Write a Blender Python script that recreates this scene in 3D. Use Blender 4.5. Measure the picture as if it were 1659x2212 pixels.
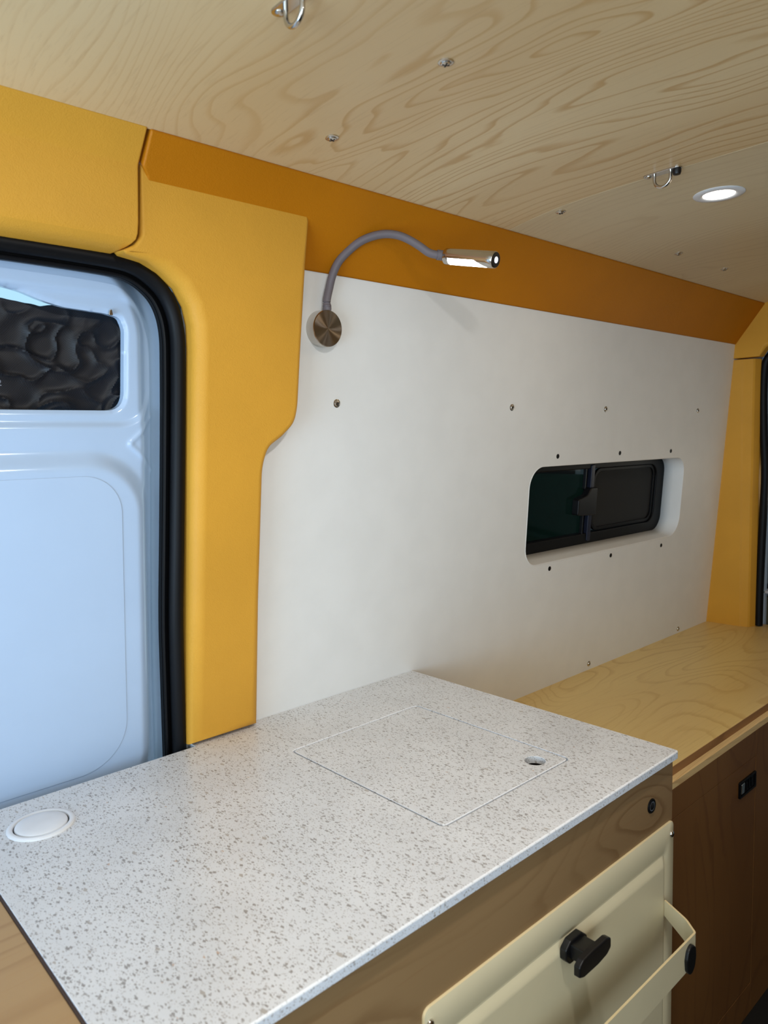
import bpy, bmesh, math, random
import numpy as np
from mathutils import Vector, Matrix, noise

for o in list(bpy.data.objects): bpy.data.objects.remove(o)
S = bpy.context.scene; COL = S.collection
# ------------------------------------------------------------------ camera
f_px = 1584.03
yaw, pitch, roll = [math.radians(v) for v in (42.40257, -5.37153, 1.42444)]
fw = Vector((math.sin(yaw)*math.cos(pitch), math.cos(yaw)*math.cos(pitch), math.sin(pitch)))
rt = Vector((math.cos(yaw), -math.sin(yaw), 0)); dn = fw.cross(rt)
r2 = rt*math.cos(roll) + dn*math.sin(roll); d2 = -rt*math.sin(roll) + dn*math.cos(roll)
cam = bpy.data.objects.new('camera', bpy.data.cameras.new('camera')); COL.objects.link(cam); S.camera = cam
cam.data.sensor_fit = 'VERTICAL'; cam.data.sensor_height = 36; cam.data.lens = 36*f_px/2212
cam.data.clip_start = .02
mw = Matrix((( r2.x, -d2.x, -fw.x, 0), (r2.y, -d2.y, -fw.y, 0), (r2.z, -d2.z, -fw.z, 1.4), (0, 0, 0, 1)))
cam.matrix_world = mw
cam.data.dof.use_dof = True; cam.data.dof.focus_distance = 1.45; cam.data.dof.aperture_fstop = 7.5
# ------------------------------------------------------------------ world, daylight, exposure
W = bpy.data.worlds.new('world'); S.world = W; W.use_nodes = True
W.node_tree.nodes['Background'].inputs[0].default_value = (.62, .86, 1, 1)
W.node_tree.nodes['Background'].inputs[1].default_value = 1.2
def area(name, loc, target, sx, sy, power, color, spread=180):
    l = bpy.data.lights.new(name, 'AREA'); l.shape = 'RECTANGLE'; l.size = sx; l.size_y = sy
    l.energy = power; l.color = color; l.spread = math.radians(spread)
    o = bpy.data.objects.new(name, l); COL.objects.link(o); o.location = loc
    o.rotation_euler = (Vector(target)-Vector(loc)).to_track_quat('-Z', 'Y').to_euler(); return o
area('daylight_windscreen', (-1.10, .36, 1.08), (.2, 1.05, 1.50), 1.2, .9, 10, (.72, .87, 1.0), 125)
area('blue_door_fill', (-.80, .55, 1.05), (.35, 1.16, 1.40), .5, .6, 4.2, (.22, .55, 1.0))  # unseen blue fill, added to cool the sliding door
area('daylight_side_opening', (-.35, -.74, 1.25), (.4, 1.1, 1.3), 1.0, .9, 8, (.90, .96, 1.0))
S.view_settings.view_transform = 'Standard'; S.view_settings.look = 'None'
S.view_settings.gamma = 1; S.view_settings.use_curve_mapping = False
S.view_settings.exposure = 0.0
LED_POWER = 1.3
# ------------------------------------------------------------------ material helpers
def lin(c):
    return tuple(((v/255)/12.92 if v/255 <= .04045 else ((v/255+.055)/1.055)**2.4) for v in c)
class NT:
    def __init__(s, name):
        s.m = bpy.data.materials.new(name); s.m.use_nodes = True; s.t = s.m.node_tree
        s.b = s.t.nodes['Principled BSDF']; s.out = s.t.nodes['Material Output']
    def n(s, typ, **kw):
        x = s.t.nodes.new(typ)
        for k, v in kw.items(): setattr(x, k, v)
        return x
    def l(s, a, b): s.t.links.new(a, b)
    def coord(s, scale=(1, 1, 1), rot=(0, 0, 0), loc=(0, 0, 0)):
        tc = s.n('ShaderNodeTexCoord'); mp = s.n('ShaderNodeMapping')
        mp.inputs['Scale'].default_value = scale; mp.inputs['Rotation'].default_value = rot; mp.inputs['Location'].default_value = loc
        s.l(tc.outputs['Object'], mp.inputs[0]); return mp.outputs[0]
    def noise(s, v, scale, detail=2, rough=.5, dist=0):
        x = s.n('ShaderNodeTexNoise'); x.inputs['Scale'].default_value = scale; x.inputs['Detail'].default_value = detail
        x.inputs['Roughness'].default_value = rough; x.inputs['Distortion'].default_value = dist
        s.l(v, x.inputs['Vector']); return x
    def math(s, op, a, b=None, c=None):
        x = s.n('ShaderNodeMath', operation=op)
        for i, v in enumerate((a, b, c)):
            if v is None: continue
            if isinstance(v, (int, float)): x.inputs[i].default_value = v
            else: s.l(v, x.inputs[i])
        return x.outputs[0]
    def mix(s, fac, a, b):
        x = s.n('ShaderNodeMix', data_type='RGBA')
        for sock, v in ((x.inputs[0], fac), (x.inputs[6], a), (x.inputs[7], b)):
            if isinstance(v, (int, float)): sock.default_value = v
            elif isinstance(v, tuple): sock.default_value = (*v[:3], 1)
            else: s.l(v, sock)
        return x.outputs[2]
    def ramp(s, v, stops):
        x = s.n('ShaderNodeMapRange'); x.inputs[1].default_value = stops[0]; x.inputs[2].default_value = stops[1]
        x.interpolation_type = 'SMOOTHSTEP'; s.l(v, x.inputs[0]); return x.outputs[0]
    def bump(s, h, strength, dist):
        x = s.n('ShaderNodeBump'); x.inputs['Strength'].default_value = strength; x.inputs['Distance'].default_value = dist
        s.l(h, x.inputs['Height']); s.l(x.outputs[0], s.b.inputs['Normal'])
    def set(s, **kw):
        for k, v in kw.items():
            k = k.replace('_', ' ')
            if isinstance(v, tuple): v = (*v[:3], 1)
            s.b.inputs[k].default_value = v
        return s
def plain(name, col, rough=.5, metal=0, bumps=None, spec=.5, var=.06):
    N = NT(name); N.set(Roughness=rough, Metallic=metal, Specular_IOR_Level=spec)
    v = N.coord(); nz = N.noise(v, 14, 3)
    c = lin(col); N.l(N.mix(N.ramp(nz.outputs[0], (.3, .7)), tuple(x*(1-var) for x in c), tuple(min(1, x*(1+var)) for x in c)), N.b.inputs['Base Color'])
    if bumps:
        h = N.noise(v, bumps[0], 2); N.bump(h.outputs[0], bumps[1], bumps[2])
    return N.m
def leather(name, col, rough=.5):
    N = NT(name); N.set(Roughness=rough, Specular_IOR_Level=.22)
    v = N.coord(); c = lin(col)
    nz = N.noise(v, 5, 4); N.l(N.mix(N.ramp(nz.outputs[0], (.3, .7)), tuple(x*.95 for x in c), tuple(x*1.04 for x in c)), N.b.inputs['Base Color'])
    w = N.noise(v, 60, 2); mp = N.n('ShaderNodeVectorMath', operation='MULTIPLY_ADD')
    N.l(w.outputs['Color'], mp.inputs[0]); mp.inputs[1].default_value = (.012,)*3; N.l(v, mp.inputs[2])
    vo = N.n('ShaderNodeTexVoronoi', feature='SMOOTH_F1'); vo.inputs['Scale'].default_value = 520; N.l(mp.outputs[0], vo.inputs['Vector'])
    cr = N.noise(v, 130, 3, .6)
    N.bump(N.math('ADD', N.math('MULTIPLY', vo.outputs['Distance'], -.8), cr.outputs[0]), .35, .0009)
    return N.m
def wood(name, base, line, dark, axis='Y', k=26, sc=2.6, stretch=.28, seed=0., rough=.42, warp=.35, contrast=.8, fine=1.0, bend=0., det=1.6):
    """figured plywood: contour lines of a smooth field stretched along the grain axis"""
    N = NT(name); N.set(Roughness=rough, Specular_IOR_Level=.4)
    s = [1., 1., 1.]; s['XYZ'.index(axis)] = stretch
    v = N.coord(scale=tuple(s), loc=(seed, seed*.7, seed*.3))
    field = N.noise(v, sc, det, .40, warp)
    sl = N.n('ShaderNodeSeparateXYZ'); N.l(v, sl.inputs[0])
    cross = sl.outputs[{'Y': 0, 'X': 1, 'Z': 0}[axis]]
    cc = N.math('ADD', N.math('MULTIPLY', field.outputs[0], k), N.math('MULTIPLY', cross, bend))
    wob = N.noise(v, 38, 2, .5)
    cc = N.math('ADD', cc, N.math('MULTIPLY', wob.outputs[0], .32))
    ring = N.math('FRACT', cc)
    lineo = N.math('MULTIPLY', N.ramp(ring, (.62, .92)), N.math('SUBTRACT', 1., N.ramp(ring, (.92, 1.0))))
    big = N.noise(v, sc*.9, 2)
    fs = [220., 220., 220.]; fs['XYZ'.index(axis)] = 9.
    fv = N.coord(scale=tuple(fs)); fib = N.noise(fv, 1, 3, .6)
    c0 = N.mix(N.ramp(big.outputs[0], (.3, .7)), lin(base), tuple(a*.45+b*.55 for a, b in zip(lin(base), lin(line))))
    strength = N.math('MULTIPLY', lineo, N.math('MULTIPLY', N.ramp(N.noise(v, sc*1.7, 1).outputs[0], (.2, .65)), contrast))
    c1 = N.mix(strength, c0, lin(line))
    c2 = N.mix(N.math('MULTIPLY', N.ramp(fib.outputs[0], (.5, .8)), .22*fine), c1, lin(dark))
    N.l(c2, N.b.inputs['Base Color'])
    N.bump(fib.outputs[0], .06, .0006)
    return N.m
def quartz(name, c0=(214, 215, 217), c1=(222, 223, 225), k=1.):
    N = NT(name); N.set(Roughness=.28, Specular_IOR_Level=.45)
    v = N.coord(); wob = N.noise(v, 260, 2)
    mp = N.n('ShaderNodeVectorMath', operation='MULTIPLY_ADD'); N.l(wob.outputs['Color'], mp.inputs[0]); mp.inputs[1].default_value = (.0035,)*3; N.l(v, mp.inputs[2])
    col = N.mix(N.ramp(N.noise(v, 9, 3).outputs[0], (.3, .7)), lin(c0), lin(c1))
    for sc, rmax, dens, c, fac in ((640, .68, .70, (168, 162, 158), .8), (380, .62, .80, (150, 144, 140), .8), (260, .60, .58, (138, 132, 128), .85), (130, .42, .20, (166, 159, 152), .9), (170, .30, .05, (190, 146, 106), .7)):
        mq = N.n('ShaderNodeMapping'); mq.inputs['Rotation'].default_value = (0, 0, sc*.013); mq.inputs['Scale'].default_value = (1, .46, 1); N.l(mp.outputs[0], mq.inputs[0])
        vo = N.n('ShaderNodeTexVoronoi'); vo.inputs['Scale'].default_value = sc; vo.distance = 'MANHATTAN'; N.l(mq.outputs[0], vo.inputs['Vector'])
        se = N.n('ShaderNodeSeparateColor'); N.l(vo.outputs['Color'], se.inputs[0])
        rad = N.math('MULTIPLY', se.outputs[1], rmax)
        m = N.math('MULTIPLY', N.math('LESS_THAN', vo.outputs['Distance'], rad), N.math('LESS_THAN', se.outputs[0], dens))
        shade = N.mix(se.outputs[2], tuple(x*.8 for x in lin(c)), tuple(min(1, x*1.15) for x in lin(c)))
        col = N.mix(N.math('MULTIPLY', m, fac*k), col, shade)
    N.l(col, N.b.inputs['Base Color'])
    return N.m
def emit(name, col, s):
    N = NT(name); N.set(Emission_Color=col, Emission_Strength=s, Base_Color=(.8, .8, .8)); return N.m
def glass(name, tint, alpha):
    N = NT(name); N.set(Base_Color=(.005, .006, .006), Roughness=.06)
    tr = N.n('ShaderNodeBsdfTransparent'); tr.inputs[0].default_value = (*tint, 1)
    mx = N.n('ShaderNodeMixShader'); mx.inputs[0].default_value = alpha
    N.l(N.b.outputs[0], mx.inputs[1]); N.l(tr.outputs[0], mx.inputs[2]); N.l(mx.outputs[0], N.out.inputs[0]); return N.m
M = dict(
    ceil1=wood('ceiling_plywood', (234, 210, 166), (194, 150, 92), (170, 130, 85), 'Y', 50, 2.3, .36, 3.1, .38, .6, .72, bend=44, det=2.8),
    ceil2=wood('ceiling_plywood_plain', (222, 202, 164), (190, 160, 116), (168, 138, 98), 'Y', 40, 2.0, .25, 9.4, .40, .3, .5, bend=44, det=2.4),
    bench=wood('bench_plywood', (228, 200, 132), (196, 156, 88), (165, 120, 62), 'X', 26, 2.6, .35, 5.2, .36, .5, .6),
    cab=wood('cabinet_birch', (150, 122, 86), (112, 82, 50), (128, 88, 52), 'X', 20, 3.0, .45, 1.7, .45, .5, .75),
    cab2=wood('bench_cabinet_birch', (128, 88, 46), (98, 60, 28), (84, 54, 26), 'Z', 14, 3.2, .45, 7.7, .5, .5, .5),
    cab3=wood('side_top_birch', (176, 144, 100), (150, 114, 72), (165, 122, 76), 'X', 22, 2.6, .25, 2.2, .5, .4, .6),
    plyedge=wood('plywood_edge', (240, 212, 156), (205, 165, 110), (150, 105, 60), 'X', 30, 8, .1, 0, .6),
    riser=wood('riser_wood', (168, 122, 76), (130, 90, 55), (120, 80, 45), 'X', 12, 5, .2, 0, .6),
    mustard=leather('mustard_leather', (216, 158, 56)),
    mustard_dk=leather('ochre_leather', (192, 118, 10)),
    white=plain('white_vinyl', (238, 238, 236), .5, 0, (700, .12, .0008), .4, .015),
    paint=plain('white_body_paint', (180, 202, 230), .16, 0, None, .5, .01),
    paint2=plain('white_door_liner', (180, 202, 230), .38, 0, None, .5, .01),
    rubber=plain('black_rubber', (7, 8, 12), .5, 0, (500, .1, .0006), .22),
    black=plain('black_plastic', (16, 16, 18), .38, 0, (400, .15, .0004), .4),
    blackm=plain('black_frame_metal', (5, 5, 7), .45, 0, None, .2),
    bar=plain('blue_black_bar', (32, 35, 52), .35, .2),
    cream=plain('cream_powder_coat', (214, 203, 170), .45, 0, (900, .06, .0003), .4, .015),
    creamedge=plain('cream_cut_edge', (228, 206, 160), .5, 0, None, .4, .02),
    quartz=quartz('speckled_quartz'), qbev=quartz('quartz_daylit_bevel', (238, 240, 244), (244, 246, 250), .3), qedge=quartz('quartz_daylit_edge', (218, 226, 238), (226, 233, 244), .8),  # bevel and edge tints lighter and bluer: caught daylight put into the colour
    dark=plain('dark_void', (22, 14, 10), .9),
    gapbrown=plain('dark_brown_edge', (62, 44, 34), .7),
    floor=plain('black_floor', (16, 15, 15), .6, 0, (200, .3, .001)),
    plastic=plain('white_plastic', (228, 229, 232), .3),
    steel=plain('polished_steel', (200, 196, 190), .18, 1),
    screw=plain('screw_steel', (205, 200, 192), .26, 1),
    tube=plain('grey_silicone_tube', (112, 104, 108), .5, 0, (500, .05, .0003), .4, .02),
    slot=plain('screw_slot', (30, 27, 25), .6),
    led=emit('led_diffuser', (1, .98, .95), 9.),
    puck=emit('puck_diffuser', (1, .90, .76), 9.),
    button_led=emit('switch_dot', (.80, .86, 1), .9),
    ring=plain('grey_ring', (96, 102, 112), .4),
    grey=plain('grey_rear_panel', (120, 132, 140), .5),
    olive=plain('olive_panel', (92, 86, 62), .6),
    cloth=plain('pale_cloth', (196, 196, 204), .7),
    green=plain('dark_green_board', (50, 140, 104), .7),
    outside_dk=plain('dark_outside', (22, 24, 26), .9),
    tint=glass('tinted_glass', (.24, .26, .26), .6),
    clear=glass('clear_glass', (.86, .95, 1), .93),
    mesh=plain('window_insect_screen', (24, 24, 24), .75, 0, (900, .3, .0006)),
)
def fabric_mat():
    N = NT('black_quilted_fabric'); N.set(Roughness=.5, Specular_IOR_Level=.35)
    v = N.coord(rot=(0, 0, 0)); w = N.n('ShaderNodeTexChecker'); w.inputs['Scale'].default_value = 620; N.l(v, w.inputs[0])
    N.l(N.mix(w.outputs['Fac'], (.003, .003, .005), (.010, .011, .016)), N.b.inputs['Base Color'])
    N.bump(w.outputs['Fac'], .2, .0006); return N.m
M['fabric'] = fabric_mat()
def disc_mat():
    N = NT('radially_brushed_steel'); N.set(Metallic=1., Roughness=.22, Base_Color=lin((182, 168, 152)))
    N.b.inputs['Anisotropic'].default_value = .95
    tg = N.n('ShaderNodeTangent', direction_type='RADIAL', axis='Z'); N.l(tg.outputs[0], N.b.inputs['Tangent']); return N.m
M['disc'] = disc_mat()
# ------------------------------------------------------------------ object helpers
def props(o, label=None, cat=None, group=None, kind=None):
    for k, v in (('label', label), ('category', cat), ('group', group), ('kind', kind)):
        if v: o[k] = v
    return o
def root(name, loc, label=None, cat=None, group=None, kind=None):
    o = bpy.data.objects.new(name, None); COL.objects.link(o); o.location = loc; o.empty_display_size = .02
    return props(o, label, cat, group, kind)
def wloc(o):
    v = Vector(o.location)
    while o.parent: o = o.parent; v += Vector(o.location)
    return v
def mk(name, V, F, mat, parent=None, bevel=0, seg=2, sharp=35, smooth=True, mi=None, **kw):
    """mesh object from world coordinates"""
    V = [Vector(v) for v in V]
    if parent is not None: org = wloc(parent); loc = (0, 0, 0)
    else:
        xs, ys, zs = zip(*V); org = Vector(((min(xs)+max(xs))/2, (min(ys)+max(ys))/2, min(zs))); loc = org
    me = bpy.data.meshes.new(name); me.from_pydata([v-org for v in V], [], F)
    me.validate(); me.update()
    if smooth:
        me.polygons.foreach_set('use_smooth', [True]*len(me.polygons))
        me.set_sharp_from_angle(angle=math.radians(sharp))
    o = bpy.data.objects.new(name, me); COL.objects.link(o); o.location = loc
    if parent is not None: o.parent = parent
    for m in (mat if isinstance(mat, (list, tuple)) else [mat]): me.materials.append(m)
    if mi and len(mi) == len(me.polygons): me.polygons.foreach_set('material_index', mi)
    if bevel:
        b = o.modifiers.new('bevel', 'BEVEL'); b.width = bevel; b.segments = seg; b.limit_method = 'ANGLE'; b.angle_limit = math.radians(30)
        b.harden_normals = True
    return props(o, **kw)
def boxvf(x0, x1, y0, y1, z0, z1):
    V = [(x, y, z) for x in (x0, x1) for y in (y0, y1) for z in (z0, z1)]
    F = [(0, 1, 3, 2), (4, 6, 7, 5), (0, 4, 5, 1), (2, 3, 7, 6), (0, 2, 6, 4), (1, 5, 7, 3)]
    return V, F
def box(name, x0, x1, y0, y1, z0, z1, mat, parent=None, bevel=.0008, **kw):
    V, F = boxvf(x0, x1, y0, y1, z0, z1); return mk(name, V, F, mat, parent, bevel, **kw)
class Frame:
    """local plane: (u, v, n) -> world"""
    def __init__(s, o, u, v):
        s.o = Vector(o); s.u = Vector(u).normalized(); s.v = Vector(v).normalized(); s.n = s.u.cross(s.v).normalized()
    def __call__(s, a, b, c=0): return s.o + s.u*a + s.v*b + s.n*c
A = .0855
WF = Frame((0, 1.128, .9), (1, 0, 0), (0, -A, 1))         # leaning side wall; n points into the van
kz = math.sqrt(1+A*A)
def wp(x, z, off=0): return WF(x, (z-.9)*kz, off)
def rrect(x0, x1, y0, y1, r, n=8):
    rs = r if isinstance(r, (list, tuple)) else [r]*4         # corners: (x1,y0),(x1,y1),(x0,y1),(x0,y0)
    P = []
    for (cx, cy, a0), rr in zip(((x1, y0, -90), (x1, y1, 0), (x0, y1, 90), (x0, y0, 180)), rs):
        sx = -1 if cx == x1 else 1; sy = -1 if cy == y1 else 1
        if rr <= 0: P.append((cx, cy)); continue
        for i in range(n+1):
            t = math.radians(a0+90*i/n); P.append((cx+sx*rr+rr*math.cos(t), cy+sy*rr+rr*math.sin(t)))
    return P
def circle(cx, cy, r, n=32): return [(cx+r*math.cos(2*math.pi*i/n), cy+r*math.sin(2*math.pi*i/n)) for i in range(n)]
def smoothpoly(P, r, n=6):
    """round polygon corners; r number or list"""
    out = []; N_ = len(P); R_ = r if isinstance(r, (list, tuple)) else [r]*N_
    for i in range(N_):
        p = Vector(P[i]).to_2d(); a = Vector(P[i-1]).to_2d(); b = Vector(P[(i+1) % N_]).to_2d()
        d1 = (a-p); d2 = (b-p); rr = min(R_[i], d1.length*.49, d2.length*.49)
        if rr <= 0: out.append(tuple(p)); continue
        q1 = p+d1.normalized()*rr; q2 = p+d2.normalized()*rr
        for j in range(n+1):
            t = j/n; out.append(tuple(q1*(1-t)**2 + p*2*t*(1-t) + q2*t*t))
    return out
def area2(P): return sum(P[i-1][0]*P[i][1]-P[i][0]*P[i-1][1] for i in range(len(P)))/2
def fill2d(loops):
    """triangulate outer loop with holes -> verts, faces"""
    bm = bmesh.new()
    for L in loops:
        vs = [bm.verts.new((x, y, 0)) for x, y in L]
        for i in range(len(vs)): bm.edges.new((vs[i-1], vs[i]))
    bmesh.ops.triangle_fill(bm, use_beauty=True, use_dissolve=False, edges=bm.edges[:])
    bm.verts.index_update(); V = [(v.co.x, v.co.y) for v in bm.verts]
    F = []
    for f in bm.faces:
        idx = [v.index for v in f.verts]
        ar = area2([V[i] for i in idx])
        F.append(idx if ar > 0 else idx[::-1])
    bm.free(); return V, F
def offset(P, d):
    """inset CCW polygon; d number or list per vertex"""
    n = len(P); out = []
    for i in range(n):
        p = Vector(P[i]); a = Vector(P[i-1]); b = Vector(P[(i+1) % n])
        e1 = (p-a).normalized(); e2 = (b-p).normalized()
        n1 = Vector((-e1.y, e1.x)); n2 = Vector((-e2.y, e2.x)); m = (n1+n2)
        if m.length < 1e-6: m = n1
        m.normalize(); c = max(.35, m.dot(n1)); dd = d[i] if isinstance(d, (list, tuple)) else d
        out.append(tuple(p+m*(dd/c)))
    return out
def plate(name, loops, c0, c1, fr, mat, parent=None, bev=.001, seg=3, sidemat=None, bevmat=None, **kw):
    """slab between depths c0 (back) and c1 (front) on frame fr with rounded front edges; loops[0] outer CCW, rest holes"""
    loops = [L if (area2(L) > 0) == (i == 0) else L[::-1] for i, L in enumerate(loops)]
    rings = []
    for L in loops:
        b = bev if not callable(bev) else [bev(*p) for p in L]
        rr = []
        for k in range(seg+1):
            t = math.pi/2*k/seg
            ins = [bb*(1-math.cos(t)) for bb in b] if isinstance(b, list) else b*(1-math.cos(t))
            dz = [bb*(1-math.sin(t)) for bb in b] if isinstance(b, list) else b*(1-math.sin(t))
            Q = offset(L, ins); rr.append([(q[0], q[1], c1-(dz[i] if isinstance(dz, list) else dz)) for i, q in enumerate(Q)])
        rings.append([[(p[0], p[1], c0) for p in L]] + rr)
    V = []; F = []; mi = []; inner = []
    for R_ in rings:
        n = len(R_[0]); base = len(V)
        for ring in R_: V += [fr(*p) for p in ring]
        for k in range(len(R_)-1):
            for i in range(n):
                j = (i+1) % n; F.append((base+k*n+i, base+k*n+j, base+(k+1)*n+j, base+(k+1)*n+i)); mi.append(1 if k == 0 else 2)
        inner.append((base+(len(R_)-1)*n, R_[-1], base))
    fl = [[(p[0], p[1]) for p in r] for _, r, _ in inner]
    fv, ff = fill2d(fl); look = {}
    for (b0, r, _) in inner:
        for i, p in enumerate(r): look[(round(p[0], 6), round(p[1], 6))] = b0+i
    front = []
    for x, y in fv:
        k = (round(x, 6), round(y, 6))
        if k not in look:
            k = min(look, key=lambda q: (q[0]-x)**2+(q[1]-y)**2)
        front.append(look[k])
    for t in ff: F.append(tuple(front[i] for i in t)); mi.append(0)
    # back face
    fl = [[(p[0], p[1]) for p in rg[0]] for rg in rings]; fv, ff = fill2d(fl); b0 = len(V)
    V += [fr(x, y, c0) for x, y in fv]; F += [tuple(b0+i for i in t[::-1]) for t in ff]; mi += [1]*len(ff)
    mats = [mat, sidemat or mat, bevmat or mat]
    o = mk(name, V, F, mats, parent, mi=mi, **kw)
    wn = o.modifiers.new('wn', 'WEIGHTED_NORMAL'); wn.keep_sharp = True; wn.weight = 100
    return o
def lathe(name, prof, fr, cu, cv, mat, parent=None, n=32, **kw):
    """prof: list of (radius, height along n)"""
    V = []; F = []
    for r, h in prof:
        for i in range(n):
            t = 2*math.pi*i/n; V.append(fr(cu+r*math.cos(t), cv+r*math.sin(t), h))
    for k in range(len(prof)-1):
        for i in range(n):
            j = (i+1) % n; F.append((k*n+i, k*n+j, (k+1)*n+j, (k+1)*n+i))
    F.append(tuple(range(n))[::-1]); F.append(tuple((len(prof)-1)*n+i for i in range(n)))
    return mk(name, V, F, mat, parent, **kw)
def catmull(P, n=8):
    P = [Vector(p) for p in P]; P = [P[0]*2-P[1]]+P+[P[-1]*2-P[-2]]; out = []
    for i in range(1, len(P)-2):
        for k in range(n):
            t = k/n; a, b, c, d = P[i-1:i+3]
            out.append(.5*((2*b)+(c-a)*t+(2*a-5*b+4*c-d)*t*t+(3*b-a-3*c+d)*t**3))
    out.append(P[-2]); return out
def tube(name, P, prof, mat, parent=None, n=14, upv=(0, 0, 1), closed_prof=True, **kw):
    """sweep; prof = radius, callable(i,t)->radius, or list of (a,b) section points"""
    V = []; F = []; up = Vector(upv); m = len(P)
    for i, p in enumerate(P):
        t = (P[min(i+1, m-1)]-P[max(i-1, 0)]).normalized()
        s = t.cross(up)
        if s.length < 1e-4: s = t.cross(Vector((1, 0, 0)))
        s.normalize(); w = s.cross(t).normalized()
        if isinstance(prof, list): sec = prof
        else:
            r = prof(i/(m-1)) if callable(prof) else prof
            sec = [(r*math.cos(2*math.pi*k/n), r*math.sin(2*math.pi*k/n)) for k in range(n)]
        V += [p+s*a+w*b for a, b in sec]
    n = len(sec)
    for i in range(m-1):
        for k in range(n):
            j = (k+1) % n; F.append((i*n+k, i*n+j, (i+1)*n+j, (i+1)*n+k))
    F.append(tuple(range(n))[::-1]); F.append(tuple((m-1)*n+k for k in range(n)))
    return mk(name, V, F, mat, parent, **kw)
def fixnormals(o):
    bm = bmesh.new(); bm.from_mesh(o.data); bmesh.ops.recalc_face_normals(bm, faces=bm.faces[:]); bm.to_mesh(o.data); bm.free(); return o
def extrude_profile(name, prof, x0, x1, mat, parent=None, ends=None, **kw):
    """prof: closed list of (Y,Z); extruded along X; ends: optional x1 per point"""
    n = len(prof); V = [(x0, y, z) for y, z in prof] + [((ends[i] if ends else x1), y, z) for i, (y, z) in enumerate(prof)]
    F = [(i, (i+1) % n, n+(i+1) % n, n+i) for i in range(n)] + [tuple(range(n))[::-1], tuple(range(n, 2*n))]
    return fixnormals(mk(name, V, F, mat, parent, **kw))

# ================================================================== SETTING
ZC = 1.851
XR = 2.607                                                  # rear end of the panelled wall
# floor
fl = box('floor', -1.8, 2.85, -.80, 1.25, -.06, -.028, M['floor'], kind='structure')
# ceiling: two plywood sheets, bent down along the side
def ceil_prof(side=1):
    return [(.9695, 1.8295), (.94, 1.8345), (.90, 1.840), (.86, 1.8445), (.826, 1.8472), (.77, 1.8495), (.70, 1.8508), (.64, ZC)]
half = ceil_prof(); low = half + [(-y+.36, z) for y, z in half[::-1]]        # van centre line y = .18
ce = root('ceiling', (.6, .18, 1.85), kind='structure')
def sheet(x0, x1, mat):
    prof = low + [(y, z+.006) for y, z in low[::-1]]
    o = extrude_profile('plywood_panel', prof, x0, x1, mat, ce, bevel=.0006, sharp=20); return o
sheet(-1.75, 1.2505, M['ceil1']); sheet(1.2515, 2.70, M['ceil2'])
box('roof_liner', -1.8, 2.85, -.80, 1.25, 1.863, 1.88, M['dark'], ce, kind='structure')
# side wall behind the counter: white vinyl panel with a window opening
wu = lambda L: [(x, (z-.9)*kz) for x, z in L]
win_outer = rrect(1.490, 2.317, 1.078, 1.331, (.062, .05, .055, .05), 10)
plate('wall_back', [wu([(.56, .60), (2.70, .60), (2.70, 1.735), (.56, 1.735)]), wu(win_outer)], -.004, 0, WF, M['white'], bev=.0015, kind='structure')
# body side behind everything (left of the door and outside)
box('wall_outer', -1.8, .0, 1.17, 1.20, -.05, 1.87, M['paint'], kind='structure')
# opposite wall with the side-door opening the daylight comes through
ow = Frame((0, -.80, 0), (1, 0, 0), (0, 0, 1))
plate('wall_right', [[(-1.8, -.05), (2.85, -.05), (2.85, 1.87), (-1.8, 1.87)], rrect(-.95, .35, .5, 1.72, .1)], -.02, .0, ow, M['cab3'], bev=.001, kind='structure')
box('wall_front', -1.82, -1.80, -.80, 1.20, -.05, .85, M['grey'], kind='structure')
# cove strip (deep ochre) between wall panel and ceiling
CF = Frame((0, 1.059, 1.709), (1, 0, 0), (0, -.09, .12))
L = .152
cove = smoothpoly([(.4835, -.004), (XR+.006, -.004), (XR+.006, L), (.4745, L), (.4735, .102), (.4835, .0895)], [.001, .002, .002, .003, .004, .004], 4)
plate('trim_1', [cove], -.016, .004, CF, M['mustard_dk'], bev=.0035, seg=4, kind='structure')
# dark backing so the gaps at the strip's end read black
box('trim_2', .40, .80, 1.075, 1.10, 1.66, 1.80, M['dark'], kind='structure')
# B-pillar cover
PA = .1025; kp = math.sqrt(1+PA*PA)
PF = Frame((0, 1.094, .9), (1, 0, 0), (0, -PA, 1))
def pv(L): return [(x, (z-.9)*kp) for x, z in L]
pill = [(.553, .901), (.6875, .901), (.684, 1.15), (.686, 1.365), (.697, 1.397), (.724, 1.414), (.750, 1.437), (.7560, 1.465), (.7590, 1.56), (.7645, 1.70), (.7665, 1.770), (.7600, 1.7845),
        (.4885, 1.7845), (.4745, 1.795), (.4735, 1.700), (.4660, 1.687), (.449, 1.677), (.452, 1.672), (.485, 1.6675), (.512, 1.656), (.537, 1.637), (.553, 1.612), (.560, 1.585), (.5615, 1.55), (.560, 1.45), (.556, 1.15)]
pr = [.0]*len(pill)
for i, r in ((2, .03), (3, .02), (4, .012), (6, .014), (7, .012), (11, .006), (14, .004), (15, .004)): pr[i] = r
pr[11] = pr[12] = .002
pill = smoothpoly(pv(pill), pr, 5)
def pbev(x, v):
    z = v/kp+.9
    if x > .60: return .003 + .008*max(0, min(1, (1.783-z)/.035)) + .010*max(0, min(1, (1.25-z)/.3))
    if z > 1.78: return .003
    if x < .510 and z > 1.64: return .005+.016*max(0, min(1, (x-.470)/.04))
    return .021
plate('trim_3', [pill], -.036, 0, PF, M['mustard'], bev=pbev, seg=8, sharp=60, kind='structure')
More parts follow.
